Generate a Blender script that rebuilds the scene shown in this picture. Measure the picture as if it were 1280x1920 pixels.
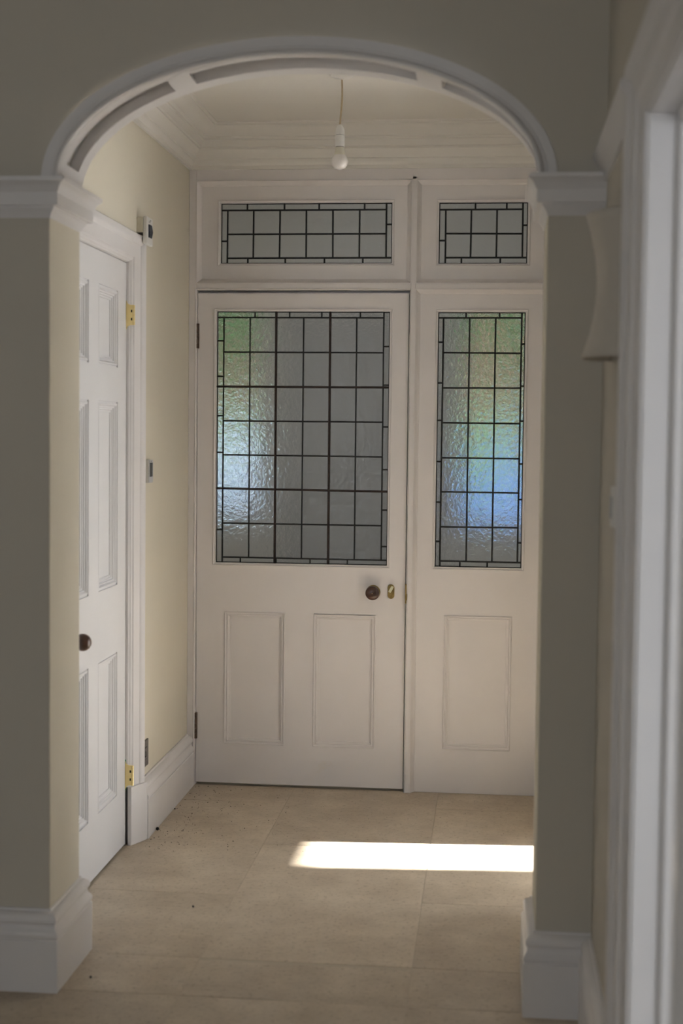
import bpy, math, random
from mathutils import Vector, Matrix
random.seed(7)
for o in list(bpy.data.objects): bpy.data.objects.remove(o, do_unlink=True)
S = bpy.context.scene
C = S.collection

# ------------------------------------------------------------------ camera
F_PX = 2743.8
CAM = Vector((1.1783, -5.8116, 1.4438))
PIT, YAW, ROL = .05507, .10215, .01068
_R = Vector((math.cos(YAW), math.sin(YAW), 0)); _Yf = Vector((-math.sin(YAW), math.cos(YAW), 0)); _Z = Vector((0, 0, 1))
_F = _Yf*math.cos(PIT) - _Z*math.sin(PIT); _U = _Yf*math.sin(PIT) + _Z*math.cos(PIT)
_R2 = _R*math.cos(ROL) + _U*math.sin(ROL); _U2 = _U*math.cos(ROL) - _R*math.sin(ROL)
cd = bpy.data.cameras.new('camera'); cam = bpy.data.objects.new('camera', cd); C.objects.link(cam)
cd.sensor_fit = 'VERTICAL'; cd.sensor_height = 36.0; cd.sensor_width = 24.0; cd.lens = F_PX/1920*36
M = Matrix((( _R2.x, _U2.x, -_F.x, CAM.x), (_R2.y, _U2.y, -_F.y, CAM.y), (_R2.z, _U2.z, -_F.z, CAM.z), (0, 0, 0, 1)))
cam.matrix_world = M
cd.clip_start = .05; cd.clip_end = 200
cd.dof.use_dof = True; cd.dof.focus_distance = 5.75; cd.dof.aperture_fstop = 2.6
S.camera = cam

# ------------------------------------------------------------------ world, sun, exposure
w = bpy.data.worlds.new('world'); S.world = w; w.use_nodes = True
bg = w.node_tree.nodes['Background']
bg.inputs['Color'].default_value = (.88, .935, 1.0, 1); bg.inputs['Strength'].default_value = 9.5
SUN_EL, SUN_SLOPE = math.radians(25), .072
sl = bpy.data.lights.new('sun', 'SUN'); sl.energy = 100; sl.angle = math.radians(.8); sl.color = (1, .98, .95)
so = bpy.data.objects.new('sun', sl); C.objects.link(so)
_h = Vector((-1, -SUN_SLOPE, 0)).normalized()
_d = Vector((_h.x*math.cos(SUN_EL), _h.y*math.cos(SUN_EL), -math.sin(SUN_EL)))
so.rotation_euler = _d.to_track_quat('-Z', 'Y').to_euler(); so.location = (9, 1, 6)
S.view_settings.view_transform = 'Standard'; S.view_settings.look = 'None'
S.view_settings.gamma = 1; S.view_settings.use_curve_mapping = False
S.view_settings.exposure = -0.03

def portal(loc, rot, sx, sy):
    l = bpy.data.lights.new('window_portal', 'AREA'); l.shape = 'RECTANGLE'; l.size = sx; l.size_y = sy
    l.cycles.is_portal = True
    o = bpy.data.objects.new('window_portal', l); C.objects.link(o); o.location = loc; o.rotation_euler = rot

# window openings of the house (Y0,Y1,Z0,Z1 in the wall X=5; X0,X1 in the end wall)
WIN_SIDE = (-.75, .40, .08, 2.135)      # room right of the hall
WIN_ROOM = (2.25, 3.35, .75, 2.1)         # room right of the passage, in its near wall
WIN_END = (-1.25, -.25, 1.0, 2.0)          # behind the camera
HP = math.pi/2
portal((5.02, sum(WIN_SIDE[:2])/2, sum(WIN_SIDE[2:])/2), (0, HP, 0), WIN_SIDE[3]-WIN_SIDE[2], WIN_SIDE[1]-WIN_SIDE[0])
portal((sum(WIN_ROOM[:2])/2, -6.02, sum(WIN_ROOM[2:])/2), (HP, 0, 0), WIN_ROOM[1]-WIN_ROOM[0], WIN_ROOM[3]-WIN_ROOM[2])
portal((sum(WIN_END[:2])/2, -8.02, sum(WIN_END[2:])/2), (HP, 0, 0), WIN_END[1]-WIN_END[0], WIN_END[3]-WIN_END[2])

# ------------------------------------------------------------------ materials
def mat(name, col, rough=.5, spec=.5, metal=0, var=.04, vscale=6, bump=0, bscale=60, stain=None, coat=0):
    m = bpy.data.materials.new(name); m.use_nodes = True
    nt = m.node_tree; b = nt.nodes['Principled BSDF']
    b.inputs['Roughness'].default_value = rough; b.inputs['Metallic'].default_value = metal
    b.inputs['Specular IOR Level'].default_value = spec; b.inputs['Coat Weight'].default_value = coat
    tc = nt.nodes.new('ShaderNodeTexCoord')
    n = nt.nodes.new('ShaderNodeTexNoise'); n.inputs['Scale'].default_value = vscale; n.inputs['Detail'].default_value = 5
    nt.links.new(tc.outputs['Object'], n.inputs['Vector'])
    r = nt.nodes.new('ShaderNodeValToRGB')
    r.color_ramp.elements[0].position = .3; r.color_ramp.elements[1].position = .7
    r.color_ramp.elements[0].color = (*[c*(1-var) for c in col], 1)
    r.color_ramp.elements[1].color = (*[min(1, c*(1+var)) for c in col], 1)
    nt.links.new(n.outputs['Fac'], r.inputs['Fac'])
    out = r.outputs['Color']
    if stain:
        n2 = nt.nodes.new('ShaderNodeTexNoise'); n2.inputs['Scale'].default_value = 3.1; n2.inputs['Detail'].default_value = 8
        n2.inputs['Roughness'].default_value = .7
        nt.links.new(tc.outputs['Object'], n2.inputs['Vector'])
        r2 = nt.nodes.new('ShaderNodeValToRGB'); r2.color_ramp.elements[0].position = .66; r2.color_ramp.elements[1].position = .8
        r2.color_ramp.elements[0].color = (0, 0, 0, 1); r2.color_ramp.elements[1].color = (.55, .55, .55, 1)
        nt.links.new(n2.outputs['Fac'], r2.inputs['Fac'])
        mx = nt.nodes.new('ShaderNodeMixRGB'); mx.inputs['Color2'].default_value = (*stain, 1)
        nt.links.new(r2.outputs['Color'], mx.inputs['Fac']); nt.links.new(out, mx.inputs['Color1']); out = mx.outputs['Color']
    nt.links.new(out, b.inputs['Base Color'])
    if bump:
        n3 = nt.nodes.new('ShaderNodeTexNoise'); n3.inputs['Scale'].default_value = bscale; n3.inputs['Detail'].default_value = 4
        nt.links.new(tc.outputs['Object'], n3.inputs['Vector'])
        bp = nt.nodes.new('ShaderNodeBump'); bp.inputs['Strength'].default_value = bump; bp.inputs['Distance'].default_value = .002
        nt.links.new(n3.outputs['Fac'], bp.inputs['Height']); nt.links.new(bp.outputs['Normal'], b.inputs['Normal'])
    return m

def stone_mat():
    m = bpy.data.materials.new('limestone_tile'); m.use_nodes = True
    nt = m.node_tree; b = nt.nodes['Principled BSDF']; N = nt.nodes.new; L = nt.links.new
    tc = N('ShaderNodeTexCoord'); oi = N('ShaderNodeObjectInfo')
    ad = N('ShaderNodeVectorMath'); ad.operation = 'ADD'
    cb = N('ShaderNodeCombineXYZ'); ml = N('ShaderNodeMath'); ml.operation = 'MULTIPLY'; ml.inputs[1].default_value = 37
    L(oi.outputs['Random'], ml.inputs[0]); L(ml.outputs[0], cb.inputs[0]); L(ml.outputs[0], cb.inputs[1])
    L(tc.outputs['Object'], ad.inputs[0]); L(cb.outputs[0], ad.inputs[1])
    n1 = N('ShaderNodeTexNoise'); n1.inputs['Scale'].default_value = 5; n1.inputs['Detail'].default_value = 9; n1.inputs['Roughness'].default_value = .65
    L(ad.outputs[0], n1.inputs['Vector'])
    r1 = N('ShaderNodeValToRGB'); r1.color_ramp.elements[0].position = .3; r1.color_ramp.elements[1].position = .72
    r1.color_ramp.elements[0].color = (.46, .375, .275, 1); r1.color_ramp.elements[1].color = (.67, .57, .44, 1)
    L(n1.outputs['Fac'], r1.inputs['Fac'])
    n2 = N('ShaderNodeTexNoise'); n2.inputs['Scale'].default_value = 70; n2.inputs['Detail'].default_value = 6; n2.inputs['Roughness'].default_value = .75
    L(ad.outputs[0], n2.inputs['Vector'])
    r2 = N('ShaderNodeValToRGB'); r2.color_ramp.elements[0].position = .34; r2.color_ramp.elements[1].position = .46
    r2.color_ramp.elements[0].color = (.50, .45, .38, 1); r2.color_ramp.elements[1].color = (1, 1, 1, 1)
    L(n2.outputs['Fac'], r2.inputs['Fac'])
    mx = N('ShaderNodeMixRGB'); mx.blend_type = 'MULTIPLY'; mx.inputs['Fac'].default_value = .75
    L(r1.outputs['Color'], mx.inputs['Color1']); L(r2.outputs['Color'], mx.inputs['Color2'])
    hv = N('ShaderNodeHueSaturation'); mr = N('ShaderNodeMapRange'); mr.inputs['To Min'].default_value = .94; mr.inputs['To Max'].default_value = 1.05
    L(oi.outputs['Random'], mr.inputs['Value']); L(mr.outputs[0], hv.inputs['Value']); L(mx.outputs['Color'], hv.inputs['Color'])
    L(hv.outputs['Color'], b.inputs['Base Color']); b.inputs['Roughness'].default_value = .42; b.inputs['Specular IOR Level'].default_value = .35
    bp = N('ShaderNodeBump'); bp.inputs['Strength'].default_value = .15; bp.inputs['Distance'].default_value = .001
    L(n2.outputs['Fac'], bp.inputs['Height']); L(bp.outputs['Normal'], b.inputs['Normal'])
    return m

def glass_mat():
    m = bpy.data.materials.new('hammered_glass'); m.use_nodes = True
    nt = m.node_tree; b = nt.nodes['Principled BSDF']; N = nt.nodes.new; L = nt.links.new
    b.inputs['Transmission Weight'].default_value = 1; b.inputs['Roughness'].default_value = .18; b.inputs['IOR'].default_value = 1.45
    b.inputs['Base Color'].default_value = (.90, .90, .88, 1)
    tc = N('ShaderNodeTexCoord'); oi = N('ShaderNodeObjectInfo'); cb = N('ShaderNodeCombineXYZ')
    ml = N('ShaderNodeMath'); ml.operation = 'MULTIPLY'; ml.inputs[1].default_value = 53
    L(oi.outputs['Random'], ml.inputs[0]); L(ml.outputs[0], cb.inputs[0]); L(ml.outputs[0], cb.inputs[2])
    ad = N('ShaderNodeVectorMath'); ad.operation = 'ADD'; L(tc.outputs['Object'], ad.inputs[0]); L(cb.outputs[0], ad.inputs[1])
    n1 = N('ShaderNodeTexNoise'); n1.inputs['Scale'].default_value = 62; n1.inputs['Detail'].default_value = 3; n1.inputs['Distortion'].default_value = .6
    L(ad.outputs[0], n1.inputs['Vector'])
    v = N('ShaderNodeTexVoronoi'); v.feature = 'SMOOTH_F1'; v.inputs['Scale'].default_value = 70
    L(ad.outputs[0], v.inputs['Vector'])
    sm = N('ShaderNodeMath'); sm.operation = 'ADD'; L(n1.outputs['Fac'], sm.inputs[0]); L(v.outputs['Distance'], sm.inputs[1])
    bp = N('ShaderNodeBump'); bp.inputs['Strength'].default_value = .5; bp.inputs['Distance'].default_value = .0045
    L(sm.outputs[0], bp.inputs['Height']); L(bp.outputs['Normal'], b.inputs['Normal'])
    return m

def dimming_mat():
    m = bpy.data.materials.new('dimming_glass'); m.use_nodes = True
    b = m.node_tree.nodes['Principled BSDF']; b.inputs['Transmission Weight'].default_value = 1; b.inputs['Roughness'].default_value = .05
    b.inputs['Base Color'].default_value = (.27, .275, .28, 1); b.inputs['IOR'].default_value = 1.45  # grey tint added to dim the daylight seen through the porch windows
    return m
def leaf_mat(name, c1, c2):
    m = mat(name, c1, .7, .2, var=0); nt = m.node_tree
    r = [n for n in nt.nodes if n.type == 'VALTORGB'][0]; r.color_ramp.elements[0].color = (*c1, 1); r.color_ramp.elements[1].color = (*c2, 1)
    return m

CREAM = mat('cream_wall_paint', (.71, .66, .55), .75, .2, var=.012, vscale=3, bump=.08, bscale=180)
SHADECREAM = mat('shaded_cream_wall_paint', (.60, .56, .485), .8, .15, var=.012, vscale=3, bump=.08, bscale=180)  # cream paint made darker and greyer to carry the passage's shade
ROOMW = mat('neutral_white_paint', (.76, .765, .78), .8, .15, var=.01)
ROOMF = mat('pale_grey_floor', (.60, .59, .58), .5, .3, var=.05)
CEIL = mat('ceiling_white', (.76, .735, .69), .8, .15, var=.01)
TRIM = mat('white_gloss_paint', (.77, .745, .735), .38, .4, var=.012, vscale=9)
DOORW = mat('white_door_paint', (.75, .715, .705), .45, .35, var=.015, vscale=7, stain=(.70, .60, .47))
DOOR2 = mat('fresh_white_door_paint', (.80, .79, .79), .4, .4, var=.01)
GLASS = glass_mat(); DIMGLASS = dimming_mat()
LEAD = mat('dark_lead', (.018, .017, .013), .55, .4, metal=.3, var=.25, vscale=40)
BAR = mat('rusty_iron_bar', (.03, .018, .013), .6, .4, metal=.3, var=.35, vscale=60)
STONE = stone_mat()
GROUT = mat('pale_grout', (.56, .49, .39), .9, .1)
BRASS = mat('bright_brass', (.86, .70, .34), .3, .5, metal=1, var=.05)
OLDBRASS = mat('aged_brass', (.30, .21, .075), .38, .5, metal=.9, var=.3, vscale=50)
WOODKNOB = mat('dark_brown_wood', (.055, .022, .012), .33, .5, var=.35, vscale=30, coat=.2)
IRON = mat('worn_hinge_iron', (.11, .075, .055), .55, .4, metal=.5, var=.5, vscale=60)
NICKEL = mat('brushed_nickel', (.12, .108, .095), .4, .5, metal=.3, var=.06, vscale=30)
DARK = mat('dark_recess', (.02, .02, .02), .7, .2)
PLASTIC = mat('white_plastic', (.76, .74, .70), .35, .45, var=.01)
OLDPLASTIC = mat('yellowed_plastic', (.66, .62, .50), .4, .4, var=.06, vscale=25, stain=(.45, .25, .12))
GREYPL = mat('grey_plastic', (.50, .50, .50), .4, .4, var=.01)
LCD = mat('dark_lcd', (.055, .06, .052), .2, .5, var=.05)
LENS = mat('navy_lens', (.008, .008, .03), .15, .5, var=.1)
CORD = mat('old_yellow_flex', (.50, .40, .26), .5, .3, var=.12, vscale=60)
BULB = mat('opal_bulb', (.80, .76, .72), .25, .5, var=.01)
CERAMIC = mat('plaster_shade', (.60, .555, .485), .6, .3, var=.015)
GREENPL = mat('green_film', (.05, .35, .12), .4, .4)
BLACK = mat('black_crumb', (.01, .01, .012), .6, .3)
PORCHW = mat('porch_wall_paint', (.60, .575, .53), .8, .2)
PORCHT = mat('porch_tile_pale', (.55, .54, .5), .5, .3, var=.06)
PORCHB = mat('porch_tile_black', (.03, .03, .035), .4, .4, var=.1)
GREYDOOR = mat('grey_outer_door', (.43, .415, .39), .5, .3)
GROUND = mat('grey_tarmac', (.16, .165, .18), .9, .2, var=.15)
HEDGE = leaf_mat('hedge_leaves', (.05, .14, .05), (.12, .27, .10))
TREE = leaf_mat('tree_leaves', (.03, .12, .03), (.10, .24, .08))
BRICK = mat('orange_brick', (.34, .19, .13), .85, .2, var=.15, vscale=12)
MORTAR = mat('mortar', (.45, .40, .34), .9, .1)
CARPALE = mat('pale_blue_car_paint', (.42, .58, .68), .25, .5, coat=.4)
CARBLUE = mat('blue_car_paint', (.10, .22, .50), .25, .5, coat=.4)
CARGLASS = mat('car_glass', (.05, .07, .08), .1, .5)
RUBBER = mat('tyre_rubber', (.02, .02, .02), .8, .2)
BARK = mat('bark', (.12, .08, .05), .9, .1, var=.3)

# ------------------------------------------------------------------ mesh helpers
class MB:
    def __init__(s): s.v = []; s.f = []
    def box(s, x0, x1, y0, y1, z0, z1):
        i = len(s.v)
        s.v += [(x0, y0, z0), (x1, y0, z0), (x1, y1, z0), (x0, y1, z0), (x0, y0, z1), (x1, y0, z1), (x1, y1, z1), (x0, y1, z1)]
        s.f += [tuple(i+k for k in q) for q in ((0, 3, 2, 1), (4, 5, 6, 7), (0, 1, 5, 4), (1, 2, 6, 5), (2, 3, 7, 6), (3, 0, 4, 7))]
        return s
    def loops(s, rings, closed=True, cap=False):
        i = len(s.v); n = len(rings[0])
        for r in rings: s.v += [tuple(p) for p in r]
        for a in range(len(rings)-1):
            for k in range(n if closed else n-1):
                k2 = (k+1) % n
                s.f.append((i+a*n+k, i+a*n+k2, i+(a+1)*n+k2, i+(a+1)*n+k))
        if cap:
            s.f.append(tuple(i+k for k in range(n))[::-1]); s.f.append(tuple(i+(len(rings)-1)*n+k for k in range(n)))
        return s
    def cyl(s, p, q, r0, r1=None, n=20, cap=True):
        p = Vector(p); q = Vector(q); d = (q-p).normalized(); r1 = r0 if r1 is None else r1
        a = d.orthogonal().normalized(); b = d.cross(a)
        s.loops([[p+(a*math.cos(t)+b*math.sin(t))*r0 for t in [2*math.pi*k/n for k in range(n)]],
                 [q+(a*math.cos(t)+b*math.sin(t))*r1 for t in [2*math.pi*k/n for k in range(n)]]], True, cap)
        return s
    def lathe(s, o, axis, prof, n=32):
        """prof: (radius, distance along axis)"""
        o = Vector(o); d = Vector(axis).normalized(); a = d.orthogonal().normalized(); b = d.cross(a)
        s.loops([[o+d*h+(a*math.cos(2*math.pi*k/n)+b*math.sin(2*math.pi*k/n))*max(r, 1e-5) for k in range(n)] for r, h in prof], True, True)
        return s
    def prism(s, pts, off):
        """planar polygon pts (3D) extruded by vector off"""
        off = Vector(off); s.loops([[Vector(p) for p in pts], [Vector(p)+off for p in pts]], True, True); return s
    def sweep(s, path, N, prof, closed=False, side=1):
        """prof (a,b): a along the mitred in-plane side direction, b along N"""
        N = Vector(N).normalized(); P = [Vector(p) for p in path]; n = len(P); rings = []
        segs = [(P[(k+1) % n]-P[k]).normalized() for k in range(n if closed else n-1)]
        for k in range(n):
            if closed: t0, t1 = segs[k-1], segs[k]
            else: t0 = segs[max(k-1, 0)]; t1 = segs[min(k, n-2)]
            n0 = t0.cross(N)*side; n1 = t1.cross(N)*side
            d = (n0+n1)/(1+n0.dot(n1))
            rings.append([P[k]+d*a+N*b for a, b in prof])
        if closed: rings.append(rings[0])
        s.loops(rings, True, not closed); return s
    def obj(s, name, m, parent=None, smooth=False, label=None, cat=None, group=None, kind=None, fix=True, origin=None):
        me = bpy.data.meshes.new(name)
        o3 = Vector(origin) if origin else Vector((0, 0, 0))
        me.from_pydata([tuple(Vector(p)-o3) for p in s.v], [], s.f); me.update()
        if fix:
            import bmesh
            b = bmesh.new(); b.from_mesh(me); bmesh.ops.remove_doubles(b, verts=b.verts, dist=1e-6)
            bmesh.ops.recalc_face_normals(b, faces=b.faces); b.to_mesh(me); b.free()
        o = bpy.data.objects.new(name, me); C.objects.link(o); o.location = o3
        if m: me.materials.append(m)
        if smooth:
            me.polygons.foreach_set('use_smooth', [True]*len(me.polygons))
            try: me.set_sharp_from_angle(angle=math.radians(35))
            except Exception: pass
        if parent: put(o, parent)
        tag(o, label, cat, group, kind); return o
def put(o, parent):
    o.parent = parent; o.matrix_parent_inverse = Matrix.Identity(4); o.location = o.location - world_loc(parent)
def world_loc(o):
    l = o.location.copy()
    while o.parent: o = o.parent; l = l + o.location
    return l
def tag(o, label=None, cat=None, group=None, kind=None):
    if label: o['label'] = label
    if cat: o['category'] = cat
    if group: o['group'] = group
    if kind: o['kind'] = kind
    return o
def empty(name, loc, label=None, cat=None, group=None, kind=None):
    o = bpy.data.objects.new(name, None); C.objects.link(o); o.location = loc; o.empty_display_size = .1
    return tag(o, label, cat, group, kind)
def soft(o, wdt=.002, seg=2):
    m = o.modifiers.new('bevel', 'BEVEL'); m.width = wdt; m.segments = seg; m.limit_method = 'ANGLE'; m.angle_limit = math.radians(40); m.harden_normals = False
    return o

def wall_holes(ax, p0, p1, a0, a1, z0, z1, holes=()):
    """a wall slab with rectangular holes: ax='X' lies in a plane of constant X (a = Y), ax='Y' constant Y (a = X)"""
    A = sorted({a0, a1, *[h[0] for h in holes], *[h[1] for h in holes]}); Z = sorted({z0, z1, *[h[2] for h in holes], *[h[3] for h in holes]})
    mb = MB()
    for i in range(len(A)-1):
        for j in range(len(Z)-1):
            ca, cz = (A[i]+A[i+1])/2, (Z[j]+Z[j+1])/2
            if any(h[0] < ca < h[1] and h[2] < cz < h[3] for h in holes): continue
            if ax == 'X': mb.box(p0, p1, A[i], A[i+1], Z[j], Z[j+1])
            else: mb.box(A[i], A[i+1], p0, p1, Z[j], Z[j+1])
    return mb

def rect_mould(mb, plane, p, a0, a1, b0, b1, prof, sides=4):
    """mitred moulding round a rectangle. plane 'Y': face looks to -Y at Y=p (depth grows to +Y); plane 'X': face looks to +X at X=p (depth grows to -X).
    prof: list of (inset, depth)"""
    rings = []
    for ins, d in prof:
        cs = [(a0+ins, b0+ins), (a1-ins, b0+ins), (a1-ins, b1-ins), (a0+ins, b1-ins)]
        rings.append([(a, p+d, b) if plane == 'Y' else (p-d, a, b) for a, b in cs])
    mb.loops(rings, True, False); return mb

# ================================================================== SETTING
STR = dict(kind='structure')
XL, XR = -.037, 1.45            # hall walls
AYF, AYB = -2.205, -1.935       # arch wall faces
PXL, PXR = .064, 1.305          # pillar reveals
RWX = 1.44                      # passage right wall
LWX = -1.35                     # passage left wall
CH, CB = 2.636, 2.80            # ceilings: hall, passage

# floor with tiles
fl = MB().box(-1.5, 5.1, -8.1, .11, -.10, -.0012).obj('floor', GROUT, label='beige limestone tiled floor running through the arch', cat='floor', **STR)
TW, TL, GAP = .580, 1.135, .0024
tile_cache = {}
def tile(x0, x1, y0, y1):
    wx, wy = round(x1-x0-GAP, 4), round(y1-y0-GAP, 4)
    if wx < .02 or wy < .02: return
    key = (wx, wy)
    if key not in tile_cache:
        o = MB().box(-wx/2, wx/2, -wy/2, wy/2, -.0012, 0).obj('tile', STONE); soft(o, .0006, 1); tile_cache[key] = o.data
    else:
        o = bpy.data.objects.new('tile', tile_cache[key]); C.objects.link(o); soft(o, .0006, 1)
    o.location = ((x0+x1)/2, (y0+y1)/2, 0); o.parent = fl
X0J = .405
def tiles(xa, xb, ya, yb):
    k0 = math.floor((xa-X0J)/TW)-1
    for k in range(k0, k0+14):
        cx0, cx1 = X0J+k*TW, X0J+(k+1)*TW
        if cx1 <= xa+.01 or cx0 >= xb-.01: continue
        base = -1.385 if k % 2 else -1.385-TL/2
        for j in range(-8, 5):
            cy0, cy1 = base+j*TL, base+(j+1)*TL
            if cy1 <= ya+.01 or cy0 >= yb-.01: continue
            tile(max(cx0, xa), min(cx1, xb), max(cy0, ya), min(cy1, yb))
tiles(-.06, 1.60, AYB, .0)
tiles(PXL, PXR, AYF, AYB)
tiles(LWX, RWX, -5.9, AYF)

MB().box(-1.5, 1.6, -8.1, AYF, CB, CB+.1).obj('ceiling_passage', CEIL, label='plain ceiling over the front passage', cat='ceiling', **STR)
MB().box(-.2, 1.6, AYB, .1, CH, CH+.1).obj('ceiling', CEIL, label='off-white ceiling of the hall beyond the arch', cat='ceiling', **STR)

# left hall wall with the six-panel door opening
D2Y0, D2Y1, D2Z = -1.728, -.905, 2.010
wall_holes('X', XL-.13, XL, AYB, .1, 0, CH, [(D2Y0-.05, D2Y1+.05, -1, D2Z+.05)]).obj('wall_left', CREAM, label='cream painted wall on the left of the hall', cat='wall', **STR)
MB().box(-1.5, XL-.13, AYB, .1, 0, CB).obj('wall_left_backing', DARK, label='dark masonry behind the six-panel door', cat='wall', **STR)
# right hall wall with its doorway to the sunny room
HD = (-1.40, -.692, -1, 2.12)
wall_holes('X', XR, 1.60, AYB, .1, 0, CH, [HD]).obj('wall_hall_right', CREAM, label='cream wall on the right of the hall behind the pillar', cat='wall', **STR)
# passage walls
D3Y0, D3Y1, D3Z = -3.86, -3.05, 2.035
wall_holes('X', RWX, 1.60, -8.1, AYF, 0, CB, [(D3Y0-.025, D3Y1+.025, -1, D3Z+.025)]).obj('wall_right', SHADECREAM, label='cream wall, shade in its colour, on the right with a doorway', cat='wall', **STR)
MB().box(LWX-.15, LWX, -8.1, AYF, 0, CB).obj('wall_passage_left', SHADECREAM, label='plain wall on the left of the passage', cat='wall', **STR)
wall_holes('Y', -8.1, -8.0, LWX, RWX, 0, CB, [WIN_END]).obj('wall_behind', SHADECREAM, label='end wall behind the viewer with a window', cat='wall', **STR)

# side rooms (sunlit room beyond the hall, room beyond the passage)
wall_holes('X', 5.0, 5.1, -6.1, .95, -.1, 2.9, [WIN_SIDE]).obj('wall_far_right', ROOMW, label='outer wall of the right-hand rooms with windows', cat='wall', **STR)
MB().box(1.60, 5.0, -2.12, -2.0, 0, 2.8).obj('wall_between_rooms', ROOMW, label='wall between the two right-hand rooms', cat='wall', **STR)
MB().box(1.60, 5.0, .85, .95, 0, 2.8).obj('wall_side_room', ROOMW, label='end wall of the sunny side room', cat='wall', **STR)
MB().box(1.48, 1.60, .11, 1.57, -.1, 2.8).obj('wall_side_porch', CEIL, label='wall between porch and sunny side room', cat='wall', **STR)
wall_holes('Y', -6.1, -6.0, 1.60, 5.0, 0, 2.8, [WIN_ROOM]).obj('wall_room_near', ROOMW, label='near wall of the right-hand room', cat='wall', **STR)
MB().box(1.60, 5.1, -6.1, .95, 2.8, 2.9).obj('ceiling_rooms', ROOMW, label='ceiling of the right-hand rooms', cat='ceiling', **STR)
MB().box(1.60, 5.0, -6.0, .85, -.0012, 0).obj('floor_rooms', ROOMF, label='pale floor of the right-hand rooms', cat='floor', **STR)
MB().box(1.60, 5.1, .11, .95, -.1, -.0012).obj('floor_rooms_base', GROUT, label='floor base of the sunny side room', cat='floor', **STR)
ya, yb, za, zb = WIN_SIDE; f = MB(); t = .045
f.box(5.01, 5.07, ya, yb, za, za+t); f.box(5.01, 5.07, ya, yb, zb-t, zb); f.box(5.01, 5.07, ya, ya+t*.4, za+t, zb-t); f.box(5.01, 5.07, yb-t, yb, za+t, zb-t)
f.obj('window_8', TRIM, label='white window frame in the sunny side room', cat='window', **STR)
xa, xb, za, zb = WIN_ROOM; f = MB()
f.box(xa, xb, -6.07, -6.01, za, za+t); f.box(xa, xb, -6.07, -6.01, zb-t, zb); f.box(xa, xa+t, -6.07, -6.01, za+t, zb-t); f.box(xb-t, xb, -6.07, -6.01, za+t, zb-t)
f.obj('window_9', TRIM, label='white window frame in the right-hand room', cat='window', **STR)

# arch wall: cream body with an elliptical opening
ACX, ACZ = .684, 2.066
AI, BI = .615, .317         # inner lining
AO, BO = .628, .330         # hole in the wall body
mb = MB()
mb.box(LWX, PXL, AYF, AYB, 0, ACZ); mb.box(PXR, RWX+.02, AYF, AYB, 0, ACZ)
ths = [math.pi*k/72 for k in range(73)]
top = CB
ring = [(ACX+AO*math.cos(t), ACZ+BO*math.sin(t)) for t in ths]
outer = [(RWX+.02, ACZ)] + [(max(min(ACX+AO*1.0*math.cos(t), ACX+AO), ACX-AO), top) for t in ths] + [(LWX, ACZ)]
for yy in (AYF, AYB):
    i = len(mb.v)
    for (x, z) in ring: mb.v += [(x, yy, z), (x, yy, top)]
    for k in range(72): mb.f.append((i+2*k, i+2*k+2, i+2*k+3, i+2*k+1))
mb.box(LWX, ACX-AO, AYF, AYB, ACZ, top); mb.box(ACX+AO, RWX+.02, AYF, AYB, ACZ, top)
mb.obj('wall_arch', SHADECREAM, label='cream wall, shade in its colour, pierced by a wide elliptical arch', cat='wall', fix=False, **STR)
for x0, x1, nm in ((PXL-.004, PXL+.0015, 'left'), (PXR-.0015, PXR+.004, 'right')):
    MB().box(x0, x1, AYF+.003, AYB-.002, 0, ACZ-.05).obj('wall_reveal_'+nm, CREAM, label='cream painted %s reveal of the arch' % nm, cat='wall', **STR)

# white arch lining with three sunk panels in the soffit, and archivolt moulding
arch = empty('trim_1', (ACX, AYF, ACZ), 'white panelled soffit and moulded edge of the arch', 'arch trim', kind='structure')
PAN = [(10, 55.2), (62.1, 118), (124, 170)]
st = sorted({0.0, 180.0, *[a for p_ in PAN for a in p_], *[float(k) for k in range(0, 181, 3)]})
mb = MB(); YA, Y1, Y2, YB = AYF-.004, -2.098, -1.990, AYB+.006; DR = .030
def el(th, extra=0):
    t = math.radians(th); return ACX+(AI+extra)*math.cos(t), ACZ+(BI+extra)*math.sin(t)
rows = []
for a, b in zip(st[:-1], st[1:]):
    inp = any(p_[0] <= a and b <= p_[1] for p_ in PAN); d = DR if inp else 0
    sec = [(YA, .024), (YA, 0), (Y1, 0), (Y1, d), (Y2, d), (Y2, 0), (YB, 0), (YB, .032)]
    ra = [(el(a, e)[0], y, el(a, e)[1]) for y, e in sec]; rb = [(el(b, e)[0], y, el(b, e)[1]) for y, e in sec]
    mb.loops([ra, rb], False, False)
for p_ in PAN:
    for th in p_:
        x0, z0 = el(th); x1, z1 = el(th, DR)
        i = len(mb.v); mb.v += [(x0, Y1, z0), (x0, Y2, z0), (x1, Y2, z1), (x1, Y1, z1)]; mb.f.append((i, i+1, i+2, i+3))
mb.obj('soffit', TRIM, arch, smooth=True)
path = [(ACX+AI*math.cos(math.radians(k)), AYF, ACZ+BI*math.sin(math.radians(k))) for k in range(0, 181, 2)]
path[0] = (ACX+AI, AYF, ACZ-.002); path[-1] = (ACX-AI, AYF, ACZ-.002)
MB().sweep(path, (0, -1, 0), [(0, 0), (0, .006), (.002, .008), (.006, .008), (.008, .012), (.012, .019), (.018, .022), (.022, .020), (.025, .014), (.026, .006), (.026, 0)], side=-1).obj('archivolt_moulding', TRIM, arch, smooth=True)

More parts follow.
